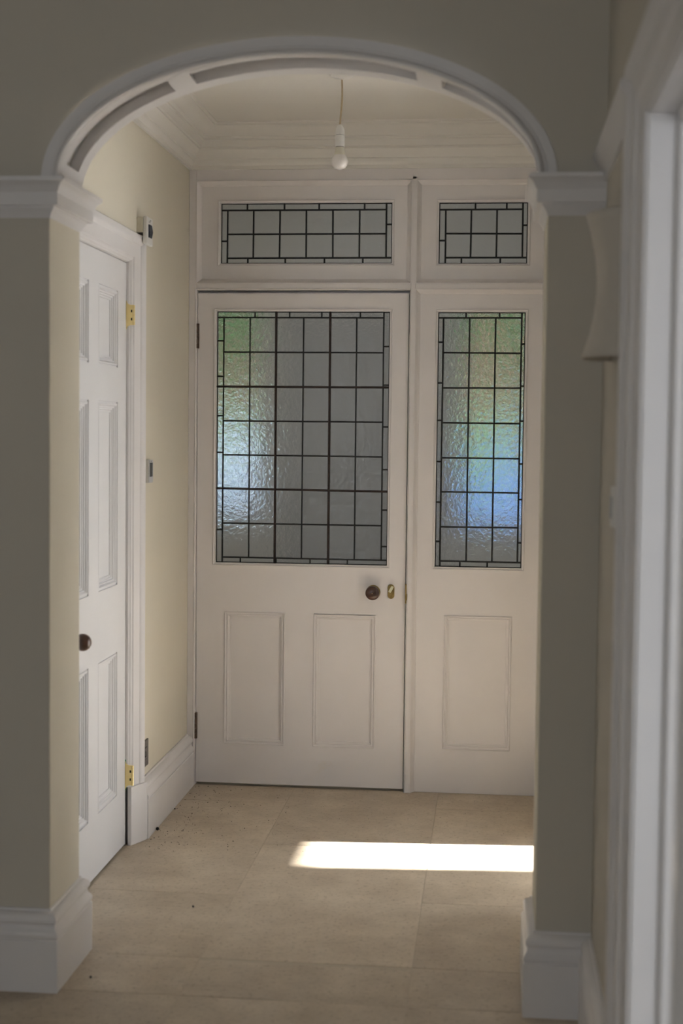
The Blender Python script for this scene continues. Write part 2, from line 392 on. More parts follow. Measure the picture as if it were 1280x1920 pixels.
# imposts
IMP = [(0, 1.970), (.004, 1.970), (.006, 1.979), (.012, 1.988), (.016, 1.993), (.0165, 1.998), (.030, 1.998), (.030, 2.030), (.034, 2.035), (.036, 2.042), (.042, 2.050), (.050, 2.056), (.051, 2.066), (0, 2.066)]
def path2d(mbp, pts, prof, side): return mbp.sweep([(x, y, 0) for x, y in pts], (0, 0, 1), prof, side=side)
path2d(MB(), [(LWX, AYF), (PXL, AYF), (PXL, AYB), (XL, AYB)], IMP, 1).obj('trim_2', TRIM, smooth=True, label='white moulded impost capping the left arch pillar', cat='impost', **STR)
path2d(MB(), [(RWX, AYF), (PXR, AYF), (PXR, AYB), (XR, AYB)], IMP, -1).obj('trim_3', TRIM, smooth=True, label='white moulded impost capping the right arch pillar', cat='impost', **STR)

# skirtings
SK = [(0, 0), (.030, 0), (.030, .134), (.027, .137), (.030, .142), (.031, .150), (.027, .158), (.022, .163), (.020, .172), (.021, .176), (.025, .180), (.026, .188), (.022, .196), (.013, .203), (.007, .205), (.006, .211), (0, .211)]
def skirt(name, pts, side, label): return path2d(MB(), pts, SK, side).obj(name, TRIM, smooth=True, label=label, cat='skirting board', **STR)
skirt('baseboard_pillar_left', [(LWX, AYF), (PXL, AYF), (PXL, AYB), (XL, AYB)], 1, 'white moulded skirting wrapped round the left arch pillar')
skirt('baseboard_pillar_right', [(RWX, AYF), (PXR, AYF), (PXR, AYB), (XR, AYB)], -1, 'white moulded skirting wrapped round the right arch pillar')
skirt('baseboard_left', [(XL, -.812), (XL, -.0225)], 1, 'white moulded skirting on cream wall beside the glazed door')
skirt('baseboard_right', [(RWX, AYF-.03), (RWX, -2.93)], 1, 'white skirting on the right wall before the doorway')
skirt('baseboard_passage_left', [(LWX, AYF-.03), (LWX, -7.9)], 1, 'white skirting on the left wall of the passage')

# cornice of the hall
CO = [(0, 2.474), (.010, 2.474), (.010, 2.488), (.016, 2.492), (.020, 2.500), (.022, 2.511), (.028, 2.513), (.030, 2.519), (.036, 2.531), (.046, 2.541), (.052, 2.544), (.052, 2.551), (.060, 2.553), (.062, 2.566), (.066, 2.576), (.072, 2.578), (.073, 2.585), (.085, 2.588), (.088, 2.598), (.100, 2.612), (.116, 2.621), (.124, 2.623), (.126, 2.629), (.136, 2.631), (.138, 2.636), (0, 2.636)]
path2d(MB(), [(XL, AYB), (XL, -.022), (XR, -.022), (XR, AYB)], CO, 1).obj('trim_4', CEIL, smooth=True, label='stepped plaster cornice round the hall ceiling', cat='cornice', **STR)

# picture rail on the right wall
MB().sweep([(RWX, AYF, 0), (RWX, -2.955, 0)], (0, 0, 1), [(0, 2.045), (.008, 2.047), (.010, 2.066), (.016, 2.080), (.026, 2.092), (.031, 2.104), (.031, 2.116), (.024, 2.122), (0, 2.124)], side=1).obj('trim_5', TRIM, smooth=True, label='white moulded rail along the right wall at door-head height', cat='picture rail', **STR)

# canted architraves: (distance from the opening edge, height off the wall face)
AR = [(0, -.030), (.002, -.022), (.006, -.019), (.008, -.014), (.014, -.011), (.017, -.012), (.020, -.007), (.048, .0005), (.060, .004), (.063, .010), (.068, .013), (.074, .017), (.090, .017), (.094, .012), (.095, 0), (.095, -.002), (.03, -.02)]
pa = [(XL, D2Y1, .205), (XL, D2Y1, D2Z), (XL, D2Y0, D2Z), (XL, D2Y0, .205)]
a2 = empty('trim_6', (XL, (D2Y0+D2Y1)/2, 0), 'white canted architrave round the six-panel door', 'door casing', kind='structure')
MB().sweep(pa, (1, 0, 0), AR, side=1).obj('architrave', TRIM, a2, smooth=True)
for yy, sg in ((D2Y1, 1), (D2Y0, -1)):
    pts = [(XL-.022, yy), (XL-.008, yy-sg*.001), (XL+.0255, yy+sg*.078), (XL+.0265, yy+sg*.094), (XL+.018, yy+sg*.104), (XL, yy+sg*.106), (XL-.004, yy+sg*.09)]
    soft(MB().prism([(x, y, 0.0005) for x, y in pts], (0, 0, .205)).obj('plinth_block', TRIM, a2), .002)
# lining and stop behind door 2
li = MB(); li.box(XL-.13, XL-.031, D2Y1-.0005, D2Y1+.05, 0, D2Z+.05); li.box(XL-.13, XL-.031, D2Y0-.05, D2Y0+.0005, 0, D2Z+.05); li.box(XL-.13, XL-.031, D2Y0, D2Y1, D2Z-.0005, D2Z+.05)
li.obj('lining', TRIM, a2)
# right-hand doorway (passage to room)
a3 = empty('trim_7', (RWX, (D3Y0+D3Y1)/2, 0), 'white architrave and jamb of the near right doorway', 'door casing', kind='structure')
AR3 = [(0, -.016), (.001, -.008), (.008, -.004), (.012, -.004), (.016, -.002), (.024, .001), (.030, .003), (.034, .008), (.070, .013), (.074, .019), (.082, .024), (.100, .024), (.106, .018), (.108, 0), (.108, -.002), (.03, -.02)]
MB().sweep([(RWX, D3Y1, 0), (RWX, D3Y1, D3Z), (RWX, D3Y0, D3Z), (RWX, D3Y0, 0)], (-1, 0, 0), [(a, b) for a, b in AR3], side=-1).obj('architrave', TRIM, a3, smooth=True)
JT = .006
for nm_, q in (('jamb', (RWX+.012, 1.62, D3Y1-JT, D3Y1+.025, 0, D3Z+.02)), ('jamb', (RWX+.012, 1.62, D3Y0-.025, D3Y0+JT, 0, D3Z+.02)), ('head_jamb', (RWX+.012, 1.62, D3Y0+JT, D3Y1-JT, D3Z-JT, D3Z+.02))):
    soft(MB().box(*q).obj(nm_, TRIM, a3), .004, 2)
SX = [(1.499, JT), (1.509, .027), (1.60, .027), (1.60, JT)]
for pts_, off_ in (([(x, D3Y1-q, 0) for x, q in SX], (0, 0, D3Z-JT)), ([(x, D3Y0+q, 0) for x, q in SX], (0, 0, D3Z-JT)), ([(x, D3Y0+.027, D3Z-q) for x, q in SX], (0, D3Y1-D3Y0-.054, 0))):
    soft(MB().prism(pts_, off_).obj('door_stop', TRIM, a3), .004, 2)
# doorway to the sunny room, seen only as a lit edge
a4 = MB(); a4.box(XR-.016, XR, HD[1], HD[1]+.08, 0, HD[3]+.08); a4.box(XR-.016, XR, HD[0]-.08, HD[0], 0, HD[3]+.08); a4.box(XR-.016, XR, HD[0], HD[1], HD[3], HD[3]+.08)
a4.obj('trim_8', TRIM, label='white architrave of the hidden sunny doorway', cat='door casing', **STR)

# ================================================================== GLAZED SCREEN (frame, door, sidelight, transom lights)
FY = -.022
fr = empty('trim_9', (.66, 0, 0), 'white moulded timber frame holding the glazed door and lights', 'door frame', kind='structure')
def fbox(n, *a): return soft(MB().box(*a).obj(n, DOORW, fr), .002)
HX1 = 1.43
fbox('post', XL, -.0075, FY, .10, 0, 2.476)
fbox('post', 1.392, XR, FY, .10, 0, 2.476)
fbox('mullion', .850, .868, FY, .10, 0, 2.445)
fbox('head_rail', -.0075, 1.392, FY, .10, 2.432, 2.476)
fbox('transom_rail', -.0075, .850, FY, .10, 2.0065, 2.027); fbox('transom_rail', .868, 1.392, FY, .10, 2.0065, 2.027)
fbox('upper_wall', XL, XR, -.021, .10, 2.476, CH)
st_ = MB(); st_.box(-.0075, .012, .050, .10, 0, 2.0065); st_.box(.826, .850, .050, .10, 0, 2.0065); st_.box(.012, .826, .050, .10, 1.975, 2.0065)
st_.obj('door_stop', DOORW, fr)
BD = [(0, FY), (0, FY-.001), (.003, FY-.003), (.006, FY+.001), (.009, FY+.004), (.0095, .04)]
b_ = MB(); rect_mould(b_, 'Y', 0, -.0115, .8505, -.2, 2.0075, [(i_*.55, d_) for i_, d_ in BD]); b_.obj('door_bead', DOORW, fr, smooth=True)
OG = [(0, FY), (0, FY-.002), (.003, FY-.003), (.006, FY+.001), (.010, -.014), (.015, -.006), (.019, -.004), (.020, .001)]
for (a0, a1, b0, b1) in ((-.0085, .851, 2.0265, 2.4325), (.867, 1.393, 2.0265, 2.4325), (.867, 1.393, -.2, 2.007)):
    b_ = MB(); rect_mould(b_, 'Y', 0, a0, a1, b0, b1, OG); b_.obj('frame_moulding', DOORW, fr, smooth=True)

def pane_mesh(w_, h_, cache={}):
    k = (round(w_, 3), round(h_, 3))
    if k not in cache:
        o = MB().box(-w_/2, w_/2, -.002, .002, -h_/2, h_/2).obj('pane', GLASS); cache[k] = o.data; bpy.data.objects.remove(o)
    return cache[k]
GY = .016
def came(mb, x0, z0, x1, z1, wd, th=.0045, y=GY):
    """rounded lead strip between two points, bulging on both faces"""
    if abs(x1-x0) > abs(z1-z0):
        sec = [(-wd/2, 0), (-wd*.3, -th), (wd*.3, -th), (wd/2, 0), (wd*.3, th), (-wd*.3, th)]
        mb.loops([[(xx, y+b, zz+a) for a, b in sec] for xx, zz in ((x0, z0), (x1, z1))], True, True)
    else:
        sec = [(-wd/2, 0), (-wd*.3, -th), (wd*.3, -th), (wd/2, 0), (wd*.3, th), (-wd*.3, th)]
        mb.loops([[(xx+a, y+b, zz) for a, b in sec] for xx, zz in ((x0, z0), (x1, z1))], True, True)
def leaded(parent, x0, x1, z0, z1, XS, ZS, top, bot, lef, rig, wd=.0072, heavyx=(), heavyz=(), edge=.004):
    """XS ascending, ZS descending grid lines; borders divided pinwheel fashion"""
    def pane(a0, a1, b0, b1):
        e = .0008
        o = bpy.data.objects.new('pane', pane_mesh(a1-a0-2*e, b1-b0-2*e)); C.objects.link(o)
        o.parent = parent; o.location = Vector(((a0+a1)/2, GY, (b0+b1)/2)) - parent.location
        o.rotation_euler = (random.uniform(-.012, .012), 0, random.uniform(-.012, .012))
    for i in range(len(XS)-1):
        for k in range(len(ZS)-1): pane(XS[i], XS[i+1], ZS[k+1], ZS[k])
    def run(cuts): return list(zip(cuts[:-1], cuts[1:]))
    for a, b in run([x0, *top, XS[-1]]): pane(a, b, ZS[0], z1)
    for a, b in run([XS[0], *bot, x1]): pane(a, b, z0, ZS[-1])
    for b, a in run([ZS[0], *lef, z0]): pane(x0, XS[0], a, b)
    for b, a in run([z1, *rig, ZS[-1]]): pane(XS[-1], x1, a, b)
    m = MB(); jt = lambda: random.uniform(-.0012, .0012)
    for i, x in enumerate(XS):
        if x in heavyx: continue
        lo = z0 if i == 0 else ZS[-1]; hi = z1 if i == len(XS)-1 else ZS[0]
        came(m, x+jt(), lo, x+jt(), hi, wd)
    for k, z in enumerate(ZS):
        if z in heavyz: continue
        lo = x0 if k == 0 else XS[0]; hi = x1 if k == len(ZS)-1 else XS[-1]
        came(m, lo, z+jt(), hi, z+jt(), wd, .004)
    for x in top: came(m, x, ZS[0], x, z1, wd)
    for x in bot: came(m, x, z0, x, ZS[-1], wd)
    for z in lef: came(m, x0, z, XS[0], z, wd)
    for z in rig: came(m, XS[-1], z, x1, z, wd)
    e = edge
    for q in ((x0, z0, x0, z1), (x1, z0, x1, z1), (x0, z0, x1, z0), (x0, z1, x1, z1)): came(m, *q, e*2, .003)
    m.obj('lead_cames', LEAD, parent, label='dark lead cames')
    for x in heavyx: q = MB(); came(q, x+jt()*2, z0, x+jt()*2, z1, .0106, .0075); q.obj('saddle_bar', BAR, parent, label='thick dark reinforcing bar')
    for z in heavyz: q = MB(); came(q, x0-.002, z+jt()*2, x1+.002, z+jt()*2, .0092, .0085); q.obj('saddle_bar', BAR, parent, label='thick dark reinforcing bar')

def frame_board(parent, name, a0, a1, b0, b1, g, y0=0, y1=.04, m=None, extra=()):
    """four boards round a glass hole g=(x0,x1,z0,z1)"""
    m = m or DOORW
    for n, q in (('stile', (a0, g[0], b0, b1)), ('stile', (g[1], a1, b0, b1)), ('rail', (g[0], g[1], g[3], b1)), ('rail', (g[0], g[1], b0, g[2]))):
        MB().box(q[0], q[1], y0, y1, q[2], q[3]).obj(n, m, parent)
def glazing_bead(parent, g, wd=.010):
    b = MB(); rect_mould(b, 'Y', 0, g[0]-wd, g[1]+wd, g[2]-wd, g[3]+wd, [(0, .0005), (0, -.003), (.002, -.0042), (.005, -.002), (wd-.002, .001), (wd-.0005, .003), (wd+.0005, .014)])
    b.obj('glazing_bead', DOORW, parent, smooth=True)

# --- transom lights
g = (.086, .771, 2.108, 2.347)
w2 = empty('window_2', (.42, 0, 2.03), 'wide leaded transom light above the glazed door', 'window', kind='structure')
frame_board(w2, 'sash', -.0075, .850, 2.027, 2.432, g); glazing_bead(w2, g)
leaded(w2, *g, [.111, .2165, .3225, .428, .5345, .6405, .747], [2.3195, 2.2255, 2.1315], [.191, .340, .479, .660], [.194, .345, .502, .655], [2.198], [2.2625])
g = (.955, 1.302, 2.107, 2.346)
w3 = empty('window_3', (1.13, 0, 2.03), 'small leaded transom light above the sidelight', 'window', kind='structure')
frame_board(w3, 'sash', .868, 1.392, 2.027, 2.432, g); glazing_bead(w3, g)
leaded(w3, *g, [.9815, 1.0815, 1.1815, 1.2815], [2.319, 2.2255, 2.131], [1.097, 1.219], [1.045, 1.197], [2.1985], [2.2575])
# --- sidelight
PM = [(0, 0), (0, -.0035), (.002, -.0052), (.0045, -.004), (.0055, .0005), (.009, .002), (.0105, -.0005), (.0135, -.001), (.0145, .0035), (.0185, .0055), (.0195, .009), (.0235, .0095), (.024, .012)]
g = (.957, 1.300, .909, 1.918)
w1 = empty('window_1', (1.13, 0, 0), 'tall leaded sidelight with plain panel right of the glazed door', 'window', kind='structure')
pz = (.997, 1.266, .178, .716)
MB().box(.868, g[0], 0, .04, 0.0005, 2.0065).obj('stile', DOORW, w1); MB().box(g[1], 1.392, 0, .04, 0.0005, 2.0065).obj('stile', DOORW, w1)
MB().box(g[0], g[1], 0, .04, g[3], 2.0065).obj('rail', DOORW, w1)
wall_holes('Y', 0, .04, g[0], g[1], 0.0005, g[2], [pz]).obj('apron_board', DOORW, w1)
MB().box(pz[0]-.005, pz[1]+.005, .0118, .03, pz[2]-.005, pz[3]+.005).obj('panel', DOORW, w1)
b = MB(); rect_mould(b, 'Y', 0, *pz, PM); b.obj('panel_moulding', DOORW, w1, smooth=True)
glazing_bead(w1, g)
ZR = [1.896, 1.758, 1.620, 1.482, 1.344, 1.207, 1.069, .931]
leaded(w1, *g, [.978, 1.0805, 1.183, 1.2845], ZR, [1.0665, 1.1985], [1.0566, 1.165], [1.80, 1.6395, 1.4915, 1.328, 1.167, 1.01], [1.794, 1.629, 1.492, 1.3225, 1.1815, 1.01])
# --- glazed door
d1 = empty('door_1', (.419, 0, .009), 'white half-glazed front door with leaded panes and two panels', 'door', kind='structure')
g = (.072, .767, .909, 1.919); DZ0, DZ1, DW = .011, 1.9905, .8375
P1 = (.112, .359, .172, .711); P2 = (.475, .725, .171, .709)
bx = lambda n, *q: MB().box(*q).obj(n, DOORW, d1)
bx('stile', -.004, g[0], 0, .044, DZ0, DZ1); bx('stile', g[1], DW+.004, 0, .044, DZ0, DZ1)
bx('top_rail', g[0], g[1], 0, .044, g[3], DZ1)
bx('lock_rail', g[0], g[1], 0, .044, P1[3], g[2]); bx('bottom_rail', g[0], g[1], 0, .044, DZ0, P1[2])
bx('muntin', P1[1], P2[0], 0, .044, P1[2], P1[3])
bx('inner_stile', g[0], P1[0], 0, .044, P1[2], P1[3]); bx('inner_stile', P2[1], g[1], 0, .044, P1[2], P1[3])
for P_ in (P1, P2):
    bx('panel', P_[0]-.004, P_[1]+.004, .0118, .035, P_[2]-.004, P_[3]+.004)
    b = MB(); rect_mould(b, 'Y', 0, *P_, PM); b.obj('panel_moulding', DOORW, d1, smooth=True)
glazing_bead(d1, g)
XS = [.0985+.1073*k for k in range(7)]
leaded(d1, *g, XS, ZR, [.225, .3646, .4936, .648], [.172, .3175, .456, .607], [1.802, 1.6595, 1.5015, 1.354, 1.0425], [1.782, 1.629, 1.463, 1.293, 1.131, .985], wd=.0066, heavyx=(XS[2], XS[4]), heavyz=(ZR[2], ZR[5]))
# knob, latch snib, strike, hinges
kn = MB().lathe((.7135, 0, .803), (0, -1, 0), [(.0255, 0), (.0255, .002), (.022, .004), (.012, .006), (.011, .016), (.013, .020), (.022, .026), (.0275, .033), (.0285, .039), (.0265, .046), (.020, .051), (.010, .053), (.002, .0535)], 40).obj('knob', WOODKNOB, d1, smooth=True, label='dark brown turned wooden knob')
MB().lathe((.7135, 0, .803), (0, -1, 0), [(.0285, 0), (.0285, .0015), (.0265, .0035), (.02, .004)], 40).obj('rose_plate', OLDBRASS, kn, smooth=True)
MB().lathe((.7135, -.0530, .803), (0, -1, 0), [(.0018, 0), (.0018, .0012), (.0005, .0018)], 12).obj('knob_pin', BRASS, kn, smooth=True)
def stadium(cx, cz, wx, hz, y, n=12):
    r = wx/2; pts = []
    for k in range(n+1): t = math.pi*k/n; pts.append((cx+r*math.cos(t), y, cz+hz/2-r+r*math.sin(t)))
    for k in range(n+1): t = math.pi+math.pi*k/n; pts.append((cx+r*math.cos(t), y, cz-hz/2+r+r*math.sin(t)))
    return pts
es = MB().prism(stadium(.785, .8065, .0275, .058, 0), (0, -.0045, 0)).obj('latch_plate', OLDBRASS, d1, label='aged brass latch plate'); soft(es, .0015)
sn = MB(); ang = math.radians(62); dx, dz = math.cos(ang), math.sin(ang)
c0 = Vector((.7855, -.0045, .8165)); u = Vector((dx, 0, dz)); v_ = Vector((-dz, 0, dx))
sn.prism([c0+u*a+v_*b_ for a, b_ in ((-.0135, -.0055), (.0135, -.0055), (.0135, .0055), (-.0135, .0055))], (0, -.011, 0))
soft(sn.obj('thumb_turn', mat('pale_worn_brass', (.62, .60, .42), .4, .5, metal=.3), es), .0012)
MB().lathe((.785, -.0045, .790), (0, -1, 0), [(.004, 0), (.004, .001), (.001, .0015)], 14).obj('screw', OLDBRASS, es)
kp = MB(); kp.box(.8425, .8475, FY-.003, .02, .762, .840); kp.box(.8425, .8505, FY-.008, FY-.002, .776, .800)
soft(kp.obj('strike_plate', OLDBRASS, fr, label='aged brass strike plate'), .001)
for z0_, z1_ in ((1.770, 1.869), (.191, .297)):
    h = MB()
    for k in range(5):
        za = z0_+(z1_-z0_)*k/5; zb = z0_+(z1_-z0_)*(k+1)/5-.0012
        h.cyl((-.0055, FY+.014, za), (-.0055, FY+.014, zb), .0072, n=14)
    h.obj('hinge', IRON, d1, smooth=True, label='paint-worn dark butt hinge')
    MB().box(-.011, .002, -.006, .03, z0_, z1_).obj('hinge_leaf', IRON, d1)

# ================================================================== SIX-PANEL DOOR IN THE LEFT WALL
d2 = empty('door_2', (-.067, (D2Y0+D2Y1)/2, .006), 'white six-panel door with brass hinges in the cream wall', 'door', kind='structure')
DX, DT = -.067, .04
ya, yb = D2Y0+.003, D2Y1-.003
bx2 = lambda n, y0, y1, z0, z1, x0=DX-DT, x1=DX: MB().box(x0, x1, y0, y1, z0, z1).obj(n, DOOR2, d2)
PY = [(-1.612, -1.372), (-1.258, -1.018)]; PZ = [(.203, .695), (.922, 1.533), (1.648, 1.903)]
Z0, Z1 = .007, 2.0065
bx2('stile', PY[1][1], yb, Z0, Z1); bx2('stile', ya, PY[0][0], Z0, Z1)
for za, zb in ((Z0, PZ[0][0]), (PZ[0][1], PZ[1][0]), (PZ[1][1], PZ[2][0]), (PZ[2][1], Z1)): bx2('rail', PY[0][0], PY[1][1], za, zb)
PM2 = [(0, 0), (.0005, .005), (.005, .0052), (.006, .001), (.011, .000), (.014, .003), (.0155, .008), (.0205, .0085), (.0215, .0125), (.0265, .013), (.0285, .0165), (.0345, .017), (.035, .0205)]
for za, zb in PZ:
    bx2('muntin', PY[0][1], PY[1][0], za, zb)
    for y0, y1 in PY:
        bx2('panel', y0-.003, y1+.003, za-.003, zb+.003, DX-.036, DX-.020)
        b = MB(); rect_mould(b, 'X', DX, y0, y1, za, zb, PM2); b.obj('panel_moulding', DOOR2, d2, smooth=True)
k2 = MB().lathe((DX, -1.590, .809), (1, 0, 0), [(.024, 0), (.024, .003), (.012, .006), (.0105, .016)] + [(.026*math.sin(math.pi*k/14), .044-.026*math.cos(math.pi*k/14)) for k in range(2, 15)], 40).obj('knob', WOODKNOB, d2, smooth=True, label='dark brown round wooden knob')
for z0_, z1_ in ((1.790, 1.872), (.206, .290)):
    yh = D2Y1-.004
    zc = (z0_+z1_)/2; hh = (z1_-z0_)/2
    prof = [(DX-.004, zc-hh*1.22), (DX+.001, zc-hh*1.18), (DX+.004, zc-hh*.98), (DX+.009, zc-hh*.88), (DX+.016, zc-hh*.83), (DX+.026, zc-hh*.83)]
    pts = [(x, yh, z) for x, z in prof] + [(x, yh, 2*zc-z) for x, z in reversed(prof)]
    h = MB().prism(pts, (0, .003, 0)).obj('hinge', BRASS, d2, label='bright brass hinge')
    for k in range(5):
        za = zc-hh*.83+(hh*1.66)*k/5; zb = zc-hh*.83+(hh*1.66)*(k+1)/5-.001
        MB().cyl((DX+.0265, yh+.0005, za), (DX+.0265, yh+.0005, zb), .0042, n=16).obj('hinge_knuckle', BRASS, h, smooth=True)
    for k in (1, 3):
        za = zc-hh*.83+(hh*1.66)*k/5+.002; zb = zc-hh*.83+(hh*1.66)*(k+1)/5-.003
        MB().box(DX+.0165, DX+.021, yh-.0006, yh+.001, za, zb).obj('hinge_slot', DARK, h)
MB().box(DX-.002, DX+.003, D2Y1-.0035, D2Y1-.001, .196, .302).obj('protective_film', GREENPL, d2, label='green film edge behind the lower brass hinge')

# ================================================================== THINGS
# pendant bulb
PX, PYY = .6595, -.886
pd = empty('pendant_lamp', (PX, PYY, CH), 'bare opal bulb hanging on a short flex from a white ceiling rose', 'lamp')
MB().lathe((PX, PYY, CH), (0, 0, -1), [(.041, 0), (.042, .004), (.040, .010), (.030, .014), (.012, .017), (.006, .019), (.005, .022)], 40).obj('ceiling_rose', PLASTIC, pd, smooth=True)
cr = MB(); pts = []
for k in range(13):
    t = k/12; pts.append(Vector((PX+.0025*math.sin(t*4.2)-.003*t, PYY, CH-.020-t*.153)))
rings = [[p_+Vector((math.cos(a)*.0031, math.sin(a)*.0031, 0)) for a in [2*math.pi*q/10 for q in range(10)]] for p_ in pts]
cr.loops(rings, True, True).obj('flex', CORD, pd, smooth=True, label='yellowed twisted flex')
BX = pts[-1].x; ZT = CH-.171
lh = MB().lathe((BX, PYY, ZT), (0, 0, -1), [(.004, -.002), (.008, .001), (.0125, .008), (.0148, .016), (.0155, .025), (.0155, .0325)], 32).obj('lampholder_cap', PLASTIC, pd, smooth=True)
MB().lathe((BX, PYY, ZT-.0325), (0, 0, -1), [(.0135, 0), (.0135, .0015)], 32).obj('shadow_gap', DARK, lh)
MB().lathe((BX, PYY, ZT-.034), (0, 0, -1), [(.0158, 0), (.0164, .005), (.0166, .022), (.0160, .0375)], 32).obj('lampholder_skirt', PLASTIC, pd, smooth=True)
MB().lathe((BX, PYY, ZT-.0715), (0, 0, -1), [(.0140, 0), (.0140, .002)], 32).obj('shadow_gap', DARK, lh)
bb = MB().lathe((BX, PYY, ZT-.0733), (0, 0, -1), [(.0150, 0), (.0155, .008), (.0172, .018), (.0205, .0265)], 32).obj('bulb_base', OLDPLASTIC, pd, smooth=True, label='cream plastic bulb base')
MB().lathe((BX, PYY, ZT-.0997), (0, 0, -1), [(.0215, 0), (.0258, .007), (.0280, .016), (.0278, .023), (.0252, .033), (.0200, .040), (.0120, .0445), (.0040, .0465), (.0005, .0467)], 40).obj('bulb_globe', BULB, pd, smooth=True, label='opal white globe')

# wall lamp on the right wall
WY, WZ0, WZ1 = -2.60, 1.607, 1.913
wl = empty('wall_lamp', (RWX, WY, WZ0), 'waisted off-white wall light on the right wall beside the architrave', 'lamp')
rings = []; NS, NT = 17, 24
for i in range(NS):
    t = i/(NS-1); z = WZ0+(WZ1-WZ0)*t; q = (2*t-1)**2
    out = (.044+.026*q) if t > .5 else (.044+.031*q); hw = .085+.035*q
    rings.append([(RWX-out*math.sin(math.pi*k/NT), WY-hw*math.cos(math.pi*k/NT), z) for k in range(NT+1)])
sh = MB().loops(rings, False).obj('shade', CERAMIC, wl, smooth=True)
md = sh.modifiers.new('thickness', 'SOLIDIFY'); md.thickness = .004; md.offset = -1
MB().box(RWX-.012, RWX, WY-.045, WY+.045, WZ0+.08, WZ1-.08).obj('back_plate', PLASTIC, wl)
MB().cyl((RWX-.012, WY, WZ0+.15), (RWX-.030, WY, WZ0+.15), .012).obj('lampholder', PLASTIC, wl)

# light switch on the right wall
sw = empty('light_switch', (RWX, -2.665, 1.29), 'small light switch beside the near right architrave, below the wall light', 'switch')
soft(MB().box(RWX-.009, RWX, -2.722, -2.636, 1.247, 1.333).obj('plate', PLASTIC, sw), .002)
MB().box(RWX-.012, RWX-.008, -2.700, -2.658, 1.268, 1.312).obj('rocker', GREYPL, sw)

# thermostat
th = empty('thermostat', (XL, -.735, 1.295), 'slim white thermostat with a dark display on the cream wall', 'thermostat')
soft(MB().box(XL, XL+.016, -.769, -.709, 1.255, 1.337).obj('housing', PLASTIC, th), .0015)
soft(MB().box(XL+.015, XL+.0185, -.768, -.710, 1.256, 1.336).obj('front_panel', GREYPL, th), .001)
MB().box(XL+.018, XL+.0192, -.760, -.720, 1.277, 1.326).obj('display', LCD, th)
MB().lathe((XL+.0185, -.740, 1.331), (1, 0, 0), [(.002, 0), (.002, .0006)], 10).obj('indicator', DARK, th)

# sensor box above the architrave
se = empty('alarm_sensor', (XL, -.83, 2.12), 'small off-white sensor box with navy lens above the six-panel door', 'sensor')
soft(MB().box(XL, XL+.022, -.890, -.800, 2.112, 2.164).obj('base', OLDPLASTIC, se), .002)
soft(MB().box(XL+.022, XL+.036, -.886, -.800, 2.074, 2.168).obj('cover', PLASTIC, se), .003)
le = MB().prism([(XL+.0355, -.866, 2.142), (XL+.0355, -.828, 2.142), (XL+.0355, -.812, 2.122), (XL+.0355, -.828, 2.098), (XL+.0355, -.866, 2.098)], (.004, 0, 0))
le.obj('lens', LENS, se, label='dark navy lens')
for k in range(3): MB().box(XL+.0355, XL+.0365, -.862+.008*k, -.842+.008*k, 2.150+.004*k, 2.1515+.004*k).obj('printed_line', LCD, se)

# outlet plate
so_ = empty('wall_outlet', (XL, -.755, .29), 'brushed metal outlet plate low on the cream wall above the skirting', 'outlet')
soft(MB().box(XL, XL+.006, -.806, -.712, .244, .338).obj('plate', NICKEL, so_), .0015)
MB().box(XL+.0055, XL+.0075, -.780, -.742, .272, .312).obj('insert', GREYPL if False else NICKEL, so_)
fr_ = MB()
for q in ((-.782, -.780, .270, .314), (-.742, -.740, .270, .314), (-.780, -.742, .270, .272), (-.780, -.742, .312, .314)): fr_.box(XL+.0055, XL+.0068, *q)
fr_.obj('insert_gap', DARK, so_)
ic = MB(); ic.box(XL+.0074, XL+.0080, -.772, -.768, .280, .304); ic.box(XL+.0074, XL+.0080, -.768, -.752, .280, .283); ic.box(XL+.0074, XL+.0080, -.755, -.751, .283, .298)
ic.obj('printed_symbol', DARK, so_)

# crumbs on the floor
def crumb(x, y, r, label):
    rr = [(max(r*math.sin(math.pi*k/8)*random.uniform(.85, 1.1), 1e-5), r-r*math.cos(math.pi*k/8)) for k in range(9)]
    return MB().lathe((x, y, 0), (0, 0, 1), rr, 12).obj('crumb', BLACK, smooth=True, label=label, cat='crumb', group='dark crumbs on the floor')
crumb(.0, -.70, .0062, 'black crumb against the left skirting, the largest on the floor')
crumb(-.001, -.405, .003, 'tiny black crumb further along the left skirting')
crumb(.150, -2.12, .003, 'tiny dark crumb on the floor beside the left pillar skirting')
crumb(.30, -1.52, .003, 'tiny dark crumb alone in the middle of the floor')
dm = MB()
for k in range(150):
    x = .002+abs(random.gauss(0, .16)); y = -random.uniform(.03, .95); r = random.uniform(.0006, .0016)
    dm.box(x-r, x+r, y-r*random.uniform(.6, 1.6), y+r, 0, r)
for k in range(90):
    x = random.uniform(.2, 1.28); y = -random.uniform(.03, 1.1); r = random.uniform(.0005, .0011)
    dm.box(x-r, x+r, y-r, y+r, 0, r)
dm.obj('grit', mat('brown_grit', (.05, .035, .02), .8, .2, var=.4, vscale=90), label='scattered dark grit on the tiles along the back', cat='grit', kind='stuff')

